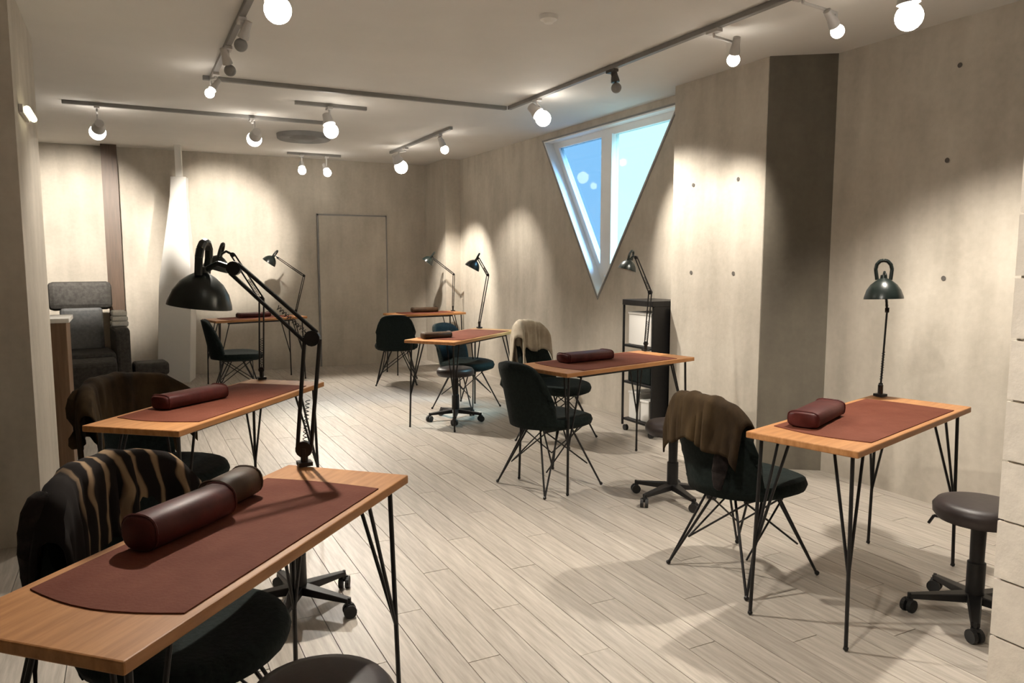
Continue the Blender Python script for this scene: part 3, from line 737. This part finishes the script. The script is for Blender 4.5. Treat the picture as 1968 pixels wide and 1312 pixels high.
# ------------------------------------------------------------ reclining armchair in the alcove
t = thing('reclining_armchair', 'charcoal reclining armchair with a tall headrest in the left alcove', 'armchair', (-0.42, 9.05, 0), math.radians(6))
def part(nm, x0, x1, y0, y1, z0, z1, m, b=0.03, rx=0):
    bm = bmesh.new(); bm_box(bm, x0, x1, y0, y1, z0, z1)
    if rx: bmesh.ops.rotate(bm, verts=bm.verts, cent=((x0+x1)/2, (y0+y1)/2, z0), matrix=Matrix.Rotation(rx, 3, 'X'))
    return obj(nm, bm, m, t, bevel=b)
part('headrest', -0.30, 0.30, 0.20, 0.38, 0.87, 1.17, M['grey_up'], 0.05, -0.12)
part('backrest', -0.20, 0.20, 0.16, 0.34, 0.42, 0.90, M['blue_up'], 0.04, -0.1)
part('seat', -0.24, 0.26, -0.34, 0.24, 0.30, 0.46, M['grey_up'], 0.04)
part('armrest', 0.26, 0.40, -0.30, 0.30, 0.10, 0.70, M['grey_up'], 0.035)
part('armrest', -0.38, -0.24, -0.30, 0.30, 0.10, 0.66, M['grey_up'], 0.035)
part('base', -0.26, 0.28, -0.26, 0.26, 0.0, 0.30, M['darkwood'], 0.02)
part('leg_rest', -0.22, 0.24, -0.52, -0.34, 0.12, 0.42, M['grey_up'], 0.03, 0.3)
t = thing('towel', 'white folded towel on the right armrest of the reclining armchair', 'towel', (-0.09, 9.12, 0.70), 0.1)
for k in range(3):
    bm = bmesh.new(); bm_box(bm, -0.08+0.004*k, 0.08-0.006*k, -0.12, 0.12-0.01*k, 0.002+0.055*k, 0.055+0.055*k); obj('towel_fold', bm, M['towel'], t, bevel=0.015)
t = thing('footstool', 'low dark footstool between the armchair and the white column', 'footstool', (0.19, 9.10, 0), 0.1)
bm = bmesh.new(); bm_box(bm, -0.17, 0.17, -0.15, 0.15, 0.16, 0.30); obj('cushion', bm, M['grey_up'], t, bevel=0.03)
bm = bmesh.new(); bm_box(bm, -0.15, 0.15, -0.13, 0.13, 0.04, 0.16); obj('box', bm, M['darkwood'], t, bevel=0.005)
for sx in (-1, 1):
    for sy in (-1, 1):
        bm = bmesh.new(); bm_rod(bm, (sx*0.12, sy*0.10, 0), (sx*0.12, sy*0.10, 0.045), 0.014); obj('foot', bm, M['steel'], t)
# counter behind the left pillar
t = thing('side_counter', 'brown wooden counter with white top peeking out behind the left pillar', 'counter', (-0.36, 5.62, 0))
bm = bmesh.new(); bm_box(bm, -0.60, 0.0, 0.0, 0.36, 0.05, 1.0); obj('body', bm, M['brownwood'], t, bevel=0.003)
bm = bmesh.new(); bm_box(bm, -0.62, 0.02, -0.02, 0.38, 1.0, 1.03); obj('countertop', bm, M['white'], t, bevel=0.004)
bm = bmesh.new(); bm_box(bm, -0.58, -0.02, 0.02, 0.34, 0.0, 0.05); obj('plinth', bm, M['darkwood'], t)

# ------------------------------------------------------------ cart by the window
CX, CY = 3.76, 4.88
t = thing('storage_cart', 'tall black storage cart against the wall right of the window tip', 'cart', (CX, CY, 0))
def cp(nm, x0, x1, y0, y1, z0, z1, m=M['steel'], b=0.003):
    bm = bmesh.new(); bm_box(bm, x0, x1, y0, y1, z0, z1); return obj(nm, bm, m, t, bevel=b)
cp('top_shelf', -0.16, 0.16, -0.20, 0.20, 1.04, 1.085)
cp('shelf', -0.15, 0.15, -0.18, 0.18, 0.70, 0.72); cp('shelf', -0.15, 0.15, -0.18, 0.18, 0.40, 0.42); cp('shelf', -0.15, 0.15, -0.18, 0.18, 0.09, 0.11)
cp('side_panel', -0.15, 0.15, -0.20, -0.18, 0.05, 1.04)
for sx in (-1, 1): cp('post', sx*0.15-0.008, sx*0.15+0.008, 0.18, 0.196, 0.05, 1.04)
for sx in (-1, 1):
    for sy in (-1, 1):
        bm = bmesh.new(); bm_rod(bm, (sx*0.13-0.012, sy*0.17, 0.025), (sx*0.13+0.012, sy*0.17, 0.025), 0.025, n=14); obj('wheel', bm, M['caster'], t)
def crate(nm, label, cat, z, h, m, sx=0.12, sy=0.15, dy=0.0):
    c = thing(nm, label, cat, (CX-0.01, CY+dy, z))
    bm = bmesh.new(); bm_box(bm, -sx, sx, -sy, sy, 0.0, h); obj('box', bm, m, c, bevel=0.008)
    bm = bmesh.new(); bm_box(bm, -sx-0.004, sx+0.004, -sy-0.004, sy+0.004, h-0.012, h+0.006); obj('lid', bm, m, c, bevel=0.003)
    return c
crate('storage_box', 'large white box on the upper shelf of the black cart', 'box', 0.7205, 0.26, M['white'])
crate('storage_box', 'dark green box on the middle shelf of the black cart', 'box', 0.4205, 0.20, M['green'])
crate('storage_box', 'white box at the left on the bottom shelf of the cart', 'box', 0.1105, 0.22, M['white'], 0.11, 0.065, 0.08)
crate('storage_box', 'white box at the right on the bottom shelf of the cart', 'box', 0.1105, 0.17, M['white'], 0.11, 0.055, -0.07)
